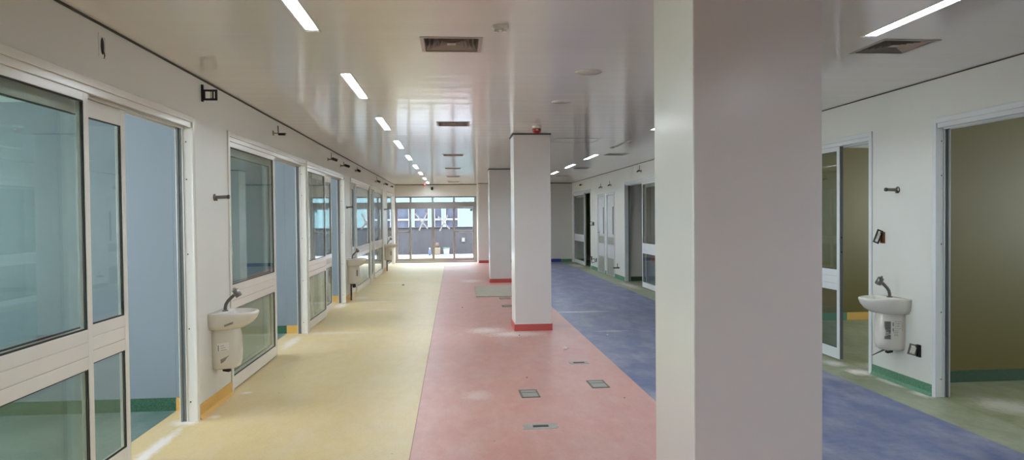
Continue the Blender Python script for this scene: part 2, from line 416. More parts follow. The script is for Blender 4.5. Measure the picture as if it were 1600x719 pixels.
door_unit(4, -1, XL, *LU[3], (.96, 3.23), (.04, 1.02), 'glazed door on the left wall just past the second washbasin')
door_unit(5, -1, XL, *LU[4], (.98, 3.02), (.04, 1.10), 'glazed door on the left wall just before the farthest washbasin')
door_unit(6, -1, XL, *LU[5], (.04, 1.75), (.10, 1.9), 'farthest glazed door on the left wall beside the end doors')
k = MB(); a = 0.05   # scrap of white paper stuck on the second door's pane
k._add([(-.0135, .16, 1.30), (-.0135, .215, 1.285), (-.0135, .20, 1.38), (-.0135, .17, 1.43), (-.0115, .16, 1.30), (-.0115, .215, 1.285), (-.0115, .20, 1.38), (-.0115, .17, 1.43)],
       [(0,1,2,3), (4,7,6,5), (0,4,5,1), (1,5,6,2), (2,6,7,3), (3,7,4,0)])
k.X = Matrix.Identity(4)
for i, v in enumerate(k.v): k.v[i] = (v[0]-.0215, v[1], v[2])
k.build('paper_scrap', M['tape'], fp2)['label'] = 'torn scrap of white paper'
door_unit(7, 1, XR, *RU[0], (.04, 1.70), (.12, 1.80), 'nearest sliding door on the right wall, wide open to an olive room', True)
r8, fp8, _ = door_unit(8, 1, XR, *RU[1], (.625, 2.2), (1.5, 3.30), 'sliding door on the right wall left of the right washbasin', True)
k = MB(); k.box(.016, .052, .621, .625, .02, 2.355); k.build('edge_seal', M['track'], fp8)
for q in (1.36, 1.20):
    k = MB(); k.X = Matrix.Translation((.034, .621, q)) @ Matrix.Rotation(math.pi/2, 4, 'X'); k.lathe([(.009, 0), (.008, .002)], 10); k.build('lock_hole', M['gasket'], fp8)
door_unit(9, 1, XR, *RU[2], (.04, 1.85), (.12, 1.80), 'sliding door in the right wall half hidden by the near column', True)
door_unit(10, 1, XR, *RU[3], (1.20, 3.03), (1.40, 3.03), 'farthest sliding door on the right wall beside the plain end wall', True)

def wc_door(n, y0, y1, label, handle):
    W = y1-y0; h = 2.24
    root = empty('door_%d' % n, (XR, y0, 0), label, 'door', kind='structure')
    f = MB()
    for a, b in ((.001, .06), (W-.06, W-.001)): f.box(-.018, T, a, b, 0, h-.001)
    f.box(-.018, T, .06, W-.06, h-.06, h-.001)
    f.build('door_frame', M['alu_cool'], root, .003)
    l = MB(); d0, d1 = .010, .05
    sl0, sl1, sz0, sz1 = .17, .29, 1.12, 1.86
    a, b = .065, W-.065
    l.box(d0, d1, a, sl0, .01, h-.065); l.box(d0, d1, sl1, b, .01, h-.065); l.box(d0, d1, sl0, sl1, .01, sz0); l.box(d0, d1, sl0, sl1, sz1, h-.065)
    leaf = l.build('door_leaf', M['alu_cool'], root)
    MB().box(d0+.004, d0+.010, sl0, sl1, sz0, sz1).build('glass_pane', M['slot_glass'], leaf)['label'] = 'narrow dark vision slot'
    MB().box(d0-.003, d0, a+.01, b-.01, .03, .47).build('kick_plate', M['boxlid'], leaf)['label'] = 'beige-grey kick plate'
    MB().box(d0-.003, d0, a+.01, b-.01, .84, 1.04).build('push_plate', M['boxlid'], leaf)['label'] = 'beige-grey push plate'
    if handle:
        k = MB(); k.box(d0-.005, d0, b-.09, b-.04, 1.02, 1.20); k.tube([(d0, b-.065, 1.14), (d0-.05, b-.065, 1.14), (d0-.055, b-.17, 1.14)], .010, 10)
        k.build('door_handle', M['chrome'], leaf)
wc_door(11, *WC[0], 'right one of the two narrow white slot-window doors', False)
wc_door(12, *WC[1], 'left one of the two narrow white slot-window doors, with lever handle', True)

# ---------------------------------------------------------------- rooms behind the doors
def partition(x0, x1, y, mat, label, base, accent=None, face=-1):
    struct('wall_partition', MB().box(x0, x1, y, y+.10, 0, 2.62), mat, label, 'wall')
    (a, b) = (x0, x1)
    struct('baseboard_partition', MB().box(a, b, y-.01, y, 0, .11), base, 'skirting of the ' + label, 'baseboard')
    if accent:
        struct('baseboard_corner', MB().box(accent[0], accent[1], y-.01, y, 0, .11), M['base_yellow'], 'ochre skirting at the corner of the ' + label, 'baseboard')
xo = -6.0
for i, (y, lb) in enumerate([(2.0, 'room wall before the nearest left door'), (6.12, 'pale blue room wall seen through the nearest left door'), (10.06, 'pale blue room wall seen through the second left door'), (13.78, 'room wall seen through the third left door'),
                             (17.58, 'room wall behind the fourth left door'), (21.2, 'room wall behind the fifth left door'), (24.62, 'room wall behind the farthest left door')]):
    partition(xo, XROOM-.005, y, M['room_wall'], lb, M['base_room'])
    struct('wall_nib', MB().box(XROOM-.004, XL-T-.001, y, y+.10, 0, 2.62), M['room_wall'], 'short corner of the ' + lb, 'wall')
    struct('baseboard_corner', MB().box(XROOM-.004, XL-T-.001, y-.01, y, 0, .11), M['base_yellow'], 'ochre corner skirting of the ' + lb, 'baseboard')
w = MB(); w.box(xo-.2, xo, Y0, YB+.2, 0, .85); w.box(xo-.2, xo, Y0, YB+.2, 2.40, 2.70)
win = [(2.4, 5.8), (6.6, 9.7), (10.5, 13.4), (14.2, 17.2), (18.0, 20.9), (21.6, 24.3), (-3.4, 1.6)]
y = Y0
for a, b in sorted(win): w.box(xo-.2, xo, y, a, .85, 2.40); y = b
w.box(xo-.2, xo, y, YB+.2, .85, 2.40)
struct('wall_outer', w, M['room_wall'], 'outer wall with windows of the left rooms', 'wall')
for i, (a, b) in enumerate(sorted(win)):
    f = MB()
    for q in (a+.001, (a+b)/2-.03, b-.061): f.box(xo-.12, xo-.06, q, q+.06, .851, 2.399)
    f.box(xo-.12, xo-.06, a+.061, b-.061, .851, .911); f.box(xo-.12, xo-.06, a+.061, b-.061, 2.339, 2.399)
    o = struct('window_%d' % (i+1), f, M['alu'], 'outer window of a left room', 'window'); o['group'] = 'outer windows of the left rooms'
    MB().box(xo-.093, xo-.087, a+.061, b-.061, .911, 2.339).build('glass_pane', M['glass_clear'], o)
for y, lb, bs in [(2.0, 'room wall before the nearest right door', M['base_dark']), (6.24, 'olive room wall seen through the nearest right door', M['base_dark']),
                  (10.1, 'olive room wall with ochre skirting behind the second right door', None), (13.2, 'room wall before the third right door', M['base_dark']), (16.86, 'dark room wall seen through the third right door', M['base_dark']),
                  (20.6, 'room wall behind the narrow white doors', M['base_dark'])]:
    if bs: partition(XR+T+.001, 8.0, y, M['wall'] if y > 12 else M['olive_wall'], lb, bs)
    else:
        struct('wall_partition', MB().box(XR+T+.001, 8.0, y, y+.10, 0, 2.62), M['olive_wall'], lb, 'wall')
        struct('baseboard_partition', MB().box(5.96, 8.0, y-.012, y, 0, .115), M['base_yellow'], 'ochre skirting of the ' + lb, 'baseboard')
        struct('baseboard_partition', MB().box(XR+T+.001, 5.96, y-.012, y, 0, .115), M['base_green'], 'green skirting of the ' + lb, 'baseboard')
w = MB(); winAddedR = [(3.2, 5.0), (7.4, 9.0)]; y = Y0  # unseen windows added to let daylight into the olive rooms
for a, b in winAddedR: w.box(8.0, 8.2, y, a, 0, 2.70); w.box(8.0, 8.2, a, b, 0, 1.1); w.box(8.0, 8.2, a, b, 2.2, 2.70); y = b
w.box(8.0, 8.2, y, YB2+.2, 0, 2.70)
for i, (a, b) in enumerate(winAddedR):
    f = MB()
    for q in (a+.001, (a+b)/2-.03, b-.061): f.box(8.06, 8.12, q, q+.06, 1.101, 2.199)
    f.box(8.06, 8.12, a+.061, b-.061, 1.101, 1.161); f.box(8.06, 8.12, a+.061, b-.061, 2.139, 2.199)
    o = struct('window_%d' % (i+20), f, M['alu'], 'unseen window added to light a right room', 'window'); o['group'] = 'windows added to light the right rooms'
    MB().box(8.087, 8.093, a+.061, b-.061, 1.161, 2.139).build('glass_pane', M['glass_clear'], o)
struct('wall_right_outer', w, M['olive_wall'], 'olive outer wall of the right rooms', 'wall')
struct('wall_right_end', MB().box(XR+T, 8.0, YB2+.1, YB2+.2, 0, 2.70), M['olive_wall'], 'end wall of the right rooms', 'wall')
struct('wall_left_end', MB().box(xo, XL-T, YB+.1, YB+.2, 0, 2.70), M['room_wall'], 'end wall of the left rooms', 'wall')

# ---------------------------------------------------------------- glazed end doors
root = empty('door_13', (0, YB, 0), 'grey-framed glazed end doors with taped crosses, looking onto a terrace', 'door', kind='structure')
f = MB(); A = lambda x0, x1, z0, z1, d0=.02, d1=.09: f.box(x0, x1, d0, d1, z0, z1)
xl, xr = -2.075, .84
A(xl, -2.04, 0, 2.38); A(.745, xr, 0, 2.38); A(-2.04, .745, 2.325, 2.38); A(-2.04, .745, 2.03, 2.17)
for x in (-1.56, -.775, -.015): A(x, x+.075, 2.17, 2.325)
A(-2.04, .745, 1.985, 2.03, .0, .10)
f.build('door_frame', M['alu_grey'], root, .003)
for a, b in ((-2.04, -1.56), (-1.485, -.775), (-.70, -.015), (.06, .745)):
    MB().box(a, b, .05, .056, 2.17, 2.325).build('transom_pane', M['glass_clear'], root)
MB().box(-2.04, .745, .0, .10, 0, .04).build('threshold', M['alu_grey'], root)
leaves = []
for i, (a, b, d, rail) in enumerate([(-2.04, -1.53, .075, True), (-1.555, -.725, .03, False), (-.735, .03, .03, False), (.0, .745, .075, True)]):
    q = MB(); st = .055
    B = lambda x0, x1, z0, z1: q.box(x0, x1, d-.017, d+.017, z0, z1)
    B(a, a+st, .045, 1.98); B(b-st, b, .045, 1.98); B(a+st, b-st, .045, .155); B(a+st, b-st, 1.93, 1.98)
    if rail: B(a+st, b-st, 1.07, 1.13)
    o = q.build('sliding_panel', M['alu_grey'], root, .002); leaves.append((o, d))
    for z0, z1 in (((.155, 1.07), (1.13, 1.93)) if rail else ((.155, 1.93),)):
        MB().box(a+st, b-st, d-.003, d+.003, z0, z1).build('glass_pane', M['glass_clear'], o)
def cross(leaf, d, p1, p2, p3, p4):
    k = MB(); yy = d-.0045
    for (a, b, e) in ((p1, p2, 0), (p3, p4, .001)): k.bar((a[0], yy-e, a[1]), (b[0], yy-e, b[1]), .054, .0012, (0, 1, 0))
    k.build('tape_cross', M['tape'], leaf)['label'] = 'cross of white tape on the glass'
cross(leaves[1][0], .03, (-1.36, 1.76), (-.92, 1.22), (-.95, 1.78), (-1.23, 1.16))
cross(leaves[2][0], .03, (-.55, 1.66), (-.14, 1.20), (-.20, 1.70), (-.50, 1.13))
MB().box(.60, .68, .040, .056, 1.84, 1.92).build('sticker', M['boxframe'], leaves[3][0])['label'] = 'small dark square sticker'

# ================================================================ THINGS
# ---------------------------------------------------------------- ceiling lamps
def make_lamp(lit, loc, label, group):
    r = empty('ceiling_lamp', loc, label, 'ceiling lamp', group)
    b = MB(); w, l = LW-.001, LL-.001
    b.box(-w, -w+.004, -l, l, 0, .055); b.box(w-.004, w, -l, l, 0, .055); b.box(-w+.004, w-.004, -l, -l+.02, 0, .055); b.box(-w+.004, w-.004, l-.02, l, 0, .055)
    b.box(-w+.004, w-.004, -l+.02, l-.02, .05, .055)
    q = .012
    for x0, x1, y0, y1 in ((-w-q, -w, -l-q, l+q), (w, w+q, -l-q, l+q), (-w, w, -l-q, -l), (-w, w, l, l+q)): b.box(x0, x1, y0, y1, -.004, -.0005)
    b.build('housing', M['lamp_body'], r)
    MB().box(-w+.014, w-.014, -l+.03, l-.03, .016, .032).build('diffuser', M['lamp'] if lit else M['lamp_off'], r)
    return r
ordn = ['nearest', 'second', 'third', 'fourth', 'fifth', 'sixth', 'seventh', 'eighth', 'ninth']
lamp0 = make_lamp(True, (LX, lampsL[3]+LL, H), 'nearest lit strip lamp of the row above the yellow floor', 'strip lamps above the yellow floor')
for i, y in enumerate(lampsL):
    if i == 3: continue
    lb = ('%s lit strip lamp of the row above the yellow floor' % ordn[i-3]) if i > 3 else 'added lit strip lamp above the yellow floor, out of view'
    dup(lamp0, (LX, y+LL, H), lb)
off = make_lamp(False, (RX, lampsR[6]+LL, H), 'unlit strip lamp with dark slot above the blue floor', 'strip lamps above the blue floor')
names = {3: 'nearest lit strip lamp above the blue floor, beside a square air vent', 4: 'lit strip lamp above the blue floor, first one hidden by the near column', 5: 'lit strip lamp above the blue floor, second one hidden by the near column',
         7: 'lit strip lamp just beyond the unlit one above the blue floor', 8: 'second lit strip lamp beyond the unlit one above the blue floor', 9: 'third lit strip lamp beyond the unlit one above the blue floor', 10: 'farthest strip lamp above the blue floor'}
for i, y in enumerate(lampsR):
    if i == 6: continue
    d = dup(lamp0, (RX, y+LL, H), names.get(i, 'added lit strip lamp above the blue floor, out of view')); d['group'] = 'strip lamps above the blue floor'

# ---------------------------------------------------------------- square air vents
def make_vent(loc, label, group):
    r = empty('air_vent', loc, label, 'air vent', group); h = VH-.001
    f = MB()
    for x0, x1, y0, y1 in ((-h-.022, -h+.004, -h-.022, h+.022), (h-.004, h+.022, -h-.022, h+.022), (-h+.004, h-.004, -h-.022, -h+.004), (-h+.004, h-.004, h-.004, h+.022)): f.box(x0, x1, y0, y1, -.004, -.0005)
    for x0, x1, y0, y1 in ((-h, -h+.003, -h, h), (h-.003, h, -h, h), (-h+.003, h-.003, -h, -h+.003), (-h+.003, h-.003, h-.003, h)): f.box(x0, x1, y0, y1, -.0005, .07)
    f.build('frame', M['vent'], r)
    MB().box(-h+.004, h-.004, -h+.004, h-.004, .066, .07).build('duct', M['vent_dark'], r)
    sq = lambda a, z: [(-a, -a, z), (a, -a, z), (a, a, z), (-a, a, z)]
    for a in (.178, .148, .118, .088, .058):                       # nested sloping louvre rings
        k = MB(); k.loft([sq(a-.026, .056), sq(a, .003), sq(a-.001, .002), sq(a-.0275, .055), sq(a-.026, .056)], False, False, False)
        k.build('louvre', M['vent'], r)
    k = MB(); k.loft([sq(.006, .050), sq(.030, .004), sq(.027, .003)], True, True, False); k.build('centre_plate', M['vent'], r)
    return r
vl = ['nearest square air vent in the ceiling above the pink floor', 'second square air vent above the pink floor', 'third square air vent above the pink floor', 'fourth square air vent above the pink floor', 'fifth square air vent above the pink floor', 'farthest square air vent above the pink floor, by the end doors']
v0 = make_vent((*vents[0], H), vl[0], 'air vents above the pink floor')
for (x, y), lb in list(zip(vents, vl))[1:]: dup(v0, (x, y, H), lb)
for (x, y), lb in zip(ventsR, ['dark square air vent beside the nearest lamp above the blue floor', 'dark air vent beside the first lit lamp beyond the unlit one', 'dark air vent beside the second lit lamp beyond the unlit one', 'farthest dark air vent above the blue floor']):
    d = dup(v0, (x, y, H), lb); d['group'] = 'air vents above the blue floor'

# ---------------------------------------------------------------- small ceiling fittings
for (x, y, r_, lb) in ((1.115, 5.61, .115, 'larger nearer round ceiling disc above the pink floor'), (1.115, 7.08, .098, 'farther smaller round ceiling disc above the pink floor')):
    r = empty('ceiling_speaker', (x, y, H), lb, 'ceiling speaker', 'round ceiling discs')
    b = MB(); b.lathe([(r_-.012, -.0045), (r_-.004, -.007), (r_, -.004), (r_+.001, -.0005), (r_-.014, -.0005)], 40, cap0=False, cap1=False); b.build('rim', M['plastic'], r)
    MB().lathe([(.001, -.0015), (r_-.013, -.003), (r_-.013, -.0008)], 40).build('grille', M['disc'], r)
r = empty('smoke_detector', (.30, 4.29, H), 'white smoke detector base on the ceiling beside the nearest vent', 'smoke detector')
MB().lathe([(.052, -.001), (.052, -.012), (.046, -.018), (.03, -.018), (.028, -.010), (.001, -.010)], 28, cap0=False, cap1=False).build('base', M['plastic'], r)
k = MB()
for a in (0.4, 2.5, 4.6): k.X = Matrix.Rotation(a, 4, 'Z'); k.box(.018, .036, -.010, .010, -.030, -.012)
k.build('contact_clip', M['plastic'], r)
k = MB(); k.box(-.045, .045, -.05, -.035, -.022, -.004); k.build('terminal_block', M['plastic'], r)
def siren(loc, label, sc=1.):
    r = empty('siren', loc, label, 'siren', 'red ceiling sirens'); r.scale = (sc,)*3
    MB().lathe([(.060, -.0005), (.060, -.028), (.052, -.036), (.001, -.036)], 28, cap0=False, cap1=False).build('base', M['plastic'], r)
    MB().lathe([(.055, -.036), (.058, -.055), (.05, -.078), (.03, -.094), (.001, -.098)], 28, cap0=False, cap1=False).build('red_dome', M['red_lens'], r)['label'] = 'glossy red dome'
    k = MB(); k.box(-.014, .014, -.062, -.052, -.066, -.046); k.build('dome_highlight', M['plastic'], r)  # white block put in as the highlight on the red dome
siren((1.09, 8.98, H), 'red and white siren on the ceiling in front of the second column')
siren((-1.0, 24.3, H), 'tiny red siren on the ceiling near the glazed end doors', .9)
r = empty('dome_camera', (-.75, YB-.021, 2.68), 'small black camera hanging above the glazed end doors', 'camera')
MB().box(-.04, .04, -.03, 0, -.03, .03).build('bracket', M['black'], r)
k = MB(); k.X = Matrix.Translation((0, -.055, -.02)); k.lathe([(.02, .03), (.045, .015), (.05, -.02), (.035, -.06), (.001, -.075)], 20, cap0=True, cap1=False); k.build('dome', M['black'], r)
k = MB(); x0, x1, y0, y1 = 1.56, 2.24, 10.40, 11.02
for a, b, c_, d in ((x0, x1, y0, y0+.014), (x0, x1, y1-.014, y1), (x0, x0+.014, y0, y1), (x1-.014, x1, y0, y1)): k.box(a, b, c_, d, H-.003, H-.0005)
h = empty('access_hatch', (1.9, 10.7, H), 'flush square access hatch in the ceiling right of the second column', 'access hatch')
k.v = [(v[0]-1.9, v[1]-10.7, v[2]-H) for v in k.v]; k.build('frame', M['boxlid'], h)
MB().box(-.32, .32, -.29, .29, -.0018, -.0006).build('hatch_panel', M['ceiling'], h)

# ---------------------------------------------------------------- washbasins
def dring(w, front, back, z, n=28, pw=.72):
    pts = []
    for i in range(n+1):
        t = math.pi*i/n; c_, s_ = math.cos(t), math.sin(t)
        pts.append((back+(front-back)*abs(s_)**pw, -w*(abs(c_)**.85)*(1 if c_ >= 0 else -1), z))
    m = 8
    for i in range(1, m): pts.append((back, w-2*w*i/m, z))
    return pts
def basin_part(r):
    b = MB()
    outer = [dring(.200, .352, 0, .000), dring(.203, .362, 0, -.006), dring(.203, .362, 0, -.022), dring(.199, .345, 0, -.060), dring(.190, .305, 0, -.105), dring(.165, .245, 0, -.140), dring(.125, .195, 0, -.150)]
    inner = [dring(.180, .338, .105, .000), dring(.174, .330, .110, -.012), dring(.155, .300, .118, -.055), dring(.11, .255, .14, -.092), dring(.04, .215, .175, -.105)]
    rings = list(reversed(inner)) + outer
    b.loft(rings, True, True)
    return b.build('basin', M['ceramic'], r)
def make_basin(loc, label, rz):
    r = empty('washbasin', loc, label, 'washbasin', 'wall-hung washbasins', rz=rz)
    ba = basin_part(r)
    k = MB()
    k.loft([dring(.112, .200, 0, -.14), dring(.115, .215, 0, -.20), dring(.114, .222, 0, -.34), dring(.110, .218, 0, -.43), dring(.104, .205, 0, -.475), dring(.092, .175, 0, -.492)], True, True)
    ped = k.build('half_pedestal', M['ceramic'], r)
    f = MB(); f.lathe([(.028, 0), (.028, .006), (.022, .010), (.016, .012)], 20, (.082, 0, .0005)); 
    f.tube([(.082, 0, .01), (.083, 0, .035), (.090, 0, .062), (.108, 0, .090), (.135, 0, .118), (.168, 0, .148)], .0145, 14)
    fa = f.build('faucet', M['chrome'], r)
    d = Vector((.75, 0, .66)).normalized(); pdir = Vector((.52, 0, -.85)).normalized(); c0 = Vector((.182, 0, .160))
    h = MB(); h.tube([c0-pdir*.030, c0-pdir*.028, c0+pdir*.036, c0+pdir*.040], [.025, .028, .029, .026], 18); h.build('spout_head', M['chrome'], fa)
    h = MB(); h.tube([c0-pdir*.030, c0-pdir*.048], [.012, .010], 12); h.build('push_button', M['chrome'], fa)
    t = MB(); t.tube([(.06, 0, -.485), (.06, 0, -.52), (.10, 0, -.525), (.12, .0, -.515)], .013, 10); t.box(.03, .12, -.06, .05, -.500, -.492); t.build('drain_pipe', M['dark_metal'], r)
    return r, ba, ped
def side_sticker(ped, side, u0, u1, z0, z1, skew, mat, name, lines=0, off=.0015):
    """a paper or tape label wrapped on the pedestal's flank: u = how far from the wall, side = -1/+1 which flank"""
    def flank(u, z):
        t = [(-.14, .112, .200), (-.20, .115, .215), (-.34, .114, .222), (-.43, .110, .218), (-.475, .104, .205)]
        for (za, wa, fa), (zb, wb, fb) in zip(t, t[1:]):
            if zb <= z <= za:
                q = (za-z)/(za-zb); w = wa+(wb-wa)*q; fr = fa+(fb-fa)*q; break
        else: w, fr = .11, .21
        s_ = min(1, (u/fr))**(1/.72); c_ = math.sqrt(max(0, 1-s_*s_))
        return w*c_**.85
    def patch(u0, u1, z0, z1, off, sk):
        n = 8; rows = []
        for z, dz in ((z0, 0), (z1, 0)):
            rows.append([(u0+(u1-u0)*i/n, side*(flank(u0+(u1-u0)*i/n, z)+off), z+sk*i/n) for i in range(n+1)])
        b = MB(); b.loft(rows, False, False, True, False); return b
    o = patch(u0, u1, z0, z1, off, skew).build(name, mat, ped)
    return o, patch
b1, ba1, ped1 = make_basin((XL, 6.25, .825), 'nearest washbasin on the left wall, dusty with grey tape on its pedestal', 0)
o, patch = side_sticker(ped1, -1, .070, .200, -.440, -.404, .062, M['label_grey'], 'tape_strip'); o['label'] = 'strip of grey tape'
o, patch = side_sticker(ped1, -1, .045, .140, -.335, -.268, .012, M['label_white'], 'paper_label'); o['label'] = 'small white paper label'
k = MB()
for i in range(4): k.v += []; q = patch(.050, .060, -.330+i*.013, -.322+i*.013, .0022, 0.0); k._add(q.v, q.f)
for i in range(3): q = patch(.072, .072+.05-.010*i, -.326+i*.018, -.323+i*.018, .0022, .006); k._add(q.v, q.f)
k.build('label_print', M['ink'], ped1)
def rim_tape(ba, side, mat, x0, x1, z0, z1):
    b = MB(); n = 6; rows = []
    def wy(x, z):
        fr, w = (.345, .199)
        f = (z+.06)/(-.045); f = min(1, max(0, f)); fr = .345+(.305-.345)*f; w = .199+(.190-.199)*f
        s_ = min(1, x/fr)**(1/.72); return w*math.sqrt(max(0, 1-s_*s_))**.85
    for dz in (0, 1):
        rows.append([(x0+(x1-x0)*i/n, side*(wy(x0+(x1-x0)*i/n, z0+(z1-z0)*i/n-.018*dz)+.004), z0+(z1-z0)*i/n-.018*dz) for i in range(n+1)])
    b.loft(rows, False, False, True, False); return b.build('tape_strip', mat, ba)
rim_tape(ba1, -1, M['label_grey'], .13, .20, -.095, -.070)['label'] = 'strip of grey tape'
b2, ba2, ped2 = make_basin((XL, 13.92, .825), 'middle washbasin on the left wall, dark trap under its pedestal', 0)
k = MB(); k.tube([(.05, .0, -.50), (.05, 0, -.825)], .016, 10); k.build('waste_pipe', M['dark_metal'], b2)
k = MB(); k.lathe([(.012, .03), (.032, .02), (.034, -.03), (.02, -.045)], 14, (.11, 0, -.53)); k.build('bottle_trap', M['black'], b2)
side_sticker(ped2, -1, .165, .195, -.34, -.22, .0, M['label_grey'], 'tape_strip')[0]['label'] = 'strip of grey tape'
b3, ba3, ped3 = make_basin((XL, 21.35, .825), 'farthest washbasin on the left wall, near the end doors', 0)
side_sticker(ped3, -1, .165, .195, -.34, -.22, .0, M['label_grey'], 'tape_strip')[0]['label'] = 'strip of grey tape'
k = MB(); k.tube([(.05, .0, -.50), (.05, 0, -.825)], .016, 10); k.build('waste_pipe', M['dark_metal'], b3)
b4, ba4, ped4 = make_basin((XR, 6.27, .825), 'washbasin on the right wall with printed labels on its pedestal', math.pi)
# seen from the corridor the flank facing the photo is +y of the rotated basin
o, patch = side_sticker(ped4, 1, .135, .185, -.385, -.215, 0, M['label_grey'], 'barcode_label'); o['label'] = 'grey barcode label'
k = MB()
for i in range(11): q = patch(.140, .178, -.375+i*.0145, -.368+i*.0145, .0022, 0); k._add(q.v, q.f)
k.build('label_print', M['ink'], ped4)
k = MB()
for u0_, u1_, z0_, z1_ in ((.045, .10, -.215, -.212), (.045, .10, -.285, -.282), (.045, .047, -.285, -.212), (.098, .10, -.285, -.212), (.055, .09, -.235, -.231), (.055, .085, -.25, -.246), (.06, .09, -.265, -.261),
                           (.112, .122, -.26, -.225), (.112, .122, -.31, -.28), (.07, .11, -.305, -.301), (.07, .115, -.32, -.316), (.075, .11, -.335, -.331), (.07, .11, -.35, -.346), (.03, .033, -.31, -.22)):
    q = patch(u0_, u1_, z0_, z1_, .0022, 0); k._add(q.v, q.f)
k.build('printed_text', M['label_grey'], ped4)
k = MB(); k.loft([[(.16, .02, -.49), (.16, .05, -.49), (.16, .05, -.496)], [(.30, .06, -.535), (.30, .075, -.53), (.30, .075, -.537)]], smooth=False); k.build('torn_wrap', M['dark_metal'], ped4)['label'] = 'torn dark scrap of wrapping'

# ---------------------------------------------------------------- tap stubs sticking out above the basins
def stub(loc, s, label):
    r = empty('wall_tap', loc, label, 'wall tap', 'short tap stubs above the washbasins')
    k = MB(); k.X = Matrix.Rotation(s*math.pi/2, 4, 'Y')
    k.lathe([(.032, .0005), (.032, .006), (.020, .012), (.013, .014)], 20, cap1=False); k.build('flange', M['chrome'], r)
    k = MB(); k.tube([(s*.012, 0, 0), (s*.118, 0, .004)], .015, 14); k.tube([(s*.02, 0, 0), (s*.02, 0, -.03)], .008, 10); k.build('pipe', M['chrome'], r)
    k = MB(); k.tube([(s*.112, 0, .004), (s*.128, 0, .004)], .018, 14); k.build('end_ring', M['dark_metal'], r)
stub((XL, 6.27, 1.82), 1, 'chrome tap stub above the nearest left washbasin')
stub((XL, 13.75, 1.84), 1, 'chrome tap stub above the middle left washbasin')
stub((XL, 21.2, 1.88), 1, 'chrome tap stub above the farthest left washbasin')
stub((XR, 6.27, 1.845), -1, 'chrome tap stub above the right washbasin')

# ---------------------------------------------------------------- brackets and boxes high on the walls
def bracket(loc, s, label, kind, rod=.10, out=.13, hr=.026):
    r = empty('wall_bracket', loc, label, 'wall bracket', 'brackets high on the walls')
    MB().box(0.0005*s, s*.006, -.03, .03, -.028, .028).build('wall_plate', M['brass'], r)
    if kind == 'plate':
        MB().box(s*.006, s*out, -.03, .03, -.006, .0).build('arm', M['brass'], r)
        MB().box(s*(out*.42), s*(out*.92), -.022, .022, -.026, -.006).build('head', M['black'], r)
    else:
        MB().box(s*.006, s*out*.55, -.022, .022, -.012, .012).build('arm', M['brass'], r)
        k = MB(); k.tube([(s*out*.5, -.0, .012), (s*out*1.05, -.02, -.02)], [hr, hr*.92], 16)
        k.build('head', M['dark_metal'] if kind == 'head' else M['black'], r)
    k = MB(); k.tube([(s*out*.40, 0, -.0), (s*out*.38, 0, rod)], .006, 8); k.build('rod', M['dark_metal'], r)
bracket((XL, 8.30, 2.625), 1, 'flat bracket with upright rod above the second left door', 'plate', .085, .15)
bracket((XL, 11.82, 2.61), 1, 'brassy bracket with upright rod above the third left door', 'head', .11, .15)
bracket((XL, 13.13, 2.60), 1, 'dark bracket at the right end above the third left door', 'dark', .07, .16)
bracket((XL, 15.1, 2.64), 1, 'dark bracket above the narrow pane of the fourth left door', 'dark', .07, .10)
bracket((XL, 18.84, 2.60), 1, 'rodded bracket above the fifth left door', 'dark', .13, .13)
bracket((XL, 21.05, 2.63), 1, 'dark bracket above the farthest left washbasin', 'dark', .06, .13)
bracket((XL, 23.39, 2.66), 1, 'small dark bracket above the farthest left door', 'dark', .03, .08)
bracket((XR, 15.3, 2.62), -1, 'dark hook bracket on the right wall beside the near column', 'dark', .12, .10, .016)
bracket((XR, 18.3, 2.44), -1, 'hook bracket above the right one of the two narrow doors', 'dark', .12, .09, .015)
bracket((XR, 19.45, 2.43), -1, 'hook bracket above the left one of the two narrow doors', 'dark', .11, .09, .014)
bracket((XR, 22.5, 2.64), -1, 'small dark bracket above the farthest right door', 'dark', .03, .08)

r = empty('junction_box', (XL, 4.36, 2.67), 'empty junction box with a black plate for its shaded hollow above the nearest left door', 'junction box')
k = MB()
for y0, y1, z0, z1 in ((-.045, -.028, -.07, .07), (.028, .045, -.07, .07), (-.028, .028, -.07, -.054), (-.028, .028, .054, .07)): k.box(.0005, .004, y0, y1, z0, z1)
k.build('cover_rim', M['wall'], r)
k = MB(); k.X = Matrix.Scale(1, 4); pts = []
ring = lambda x, q: [(x, q*.020*math.cos(a), q*.052*math.sin(a)*(1 if abs(math.sin(a)) < .8 else .98)) for a in [2*math.pi*i/24 for i in range(24)]]
k.loft([ring(.0006, 1), ring(.0016, .97)]); k.build('slot', M['vent_dark'], r)  # flat black plate stands in for the shaded hollow of the box
k = MB(); k.tube([(.002, .012, -.03), (.006, .016, -.055), (.004, .010, -.072)], .003, 6); k.build('wire_end', M['black'], r)

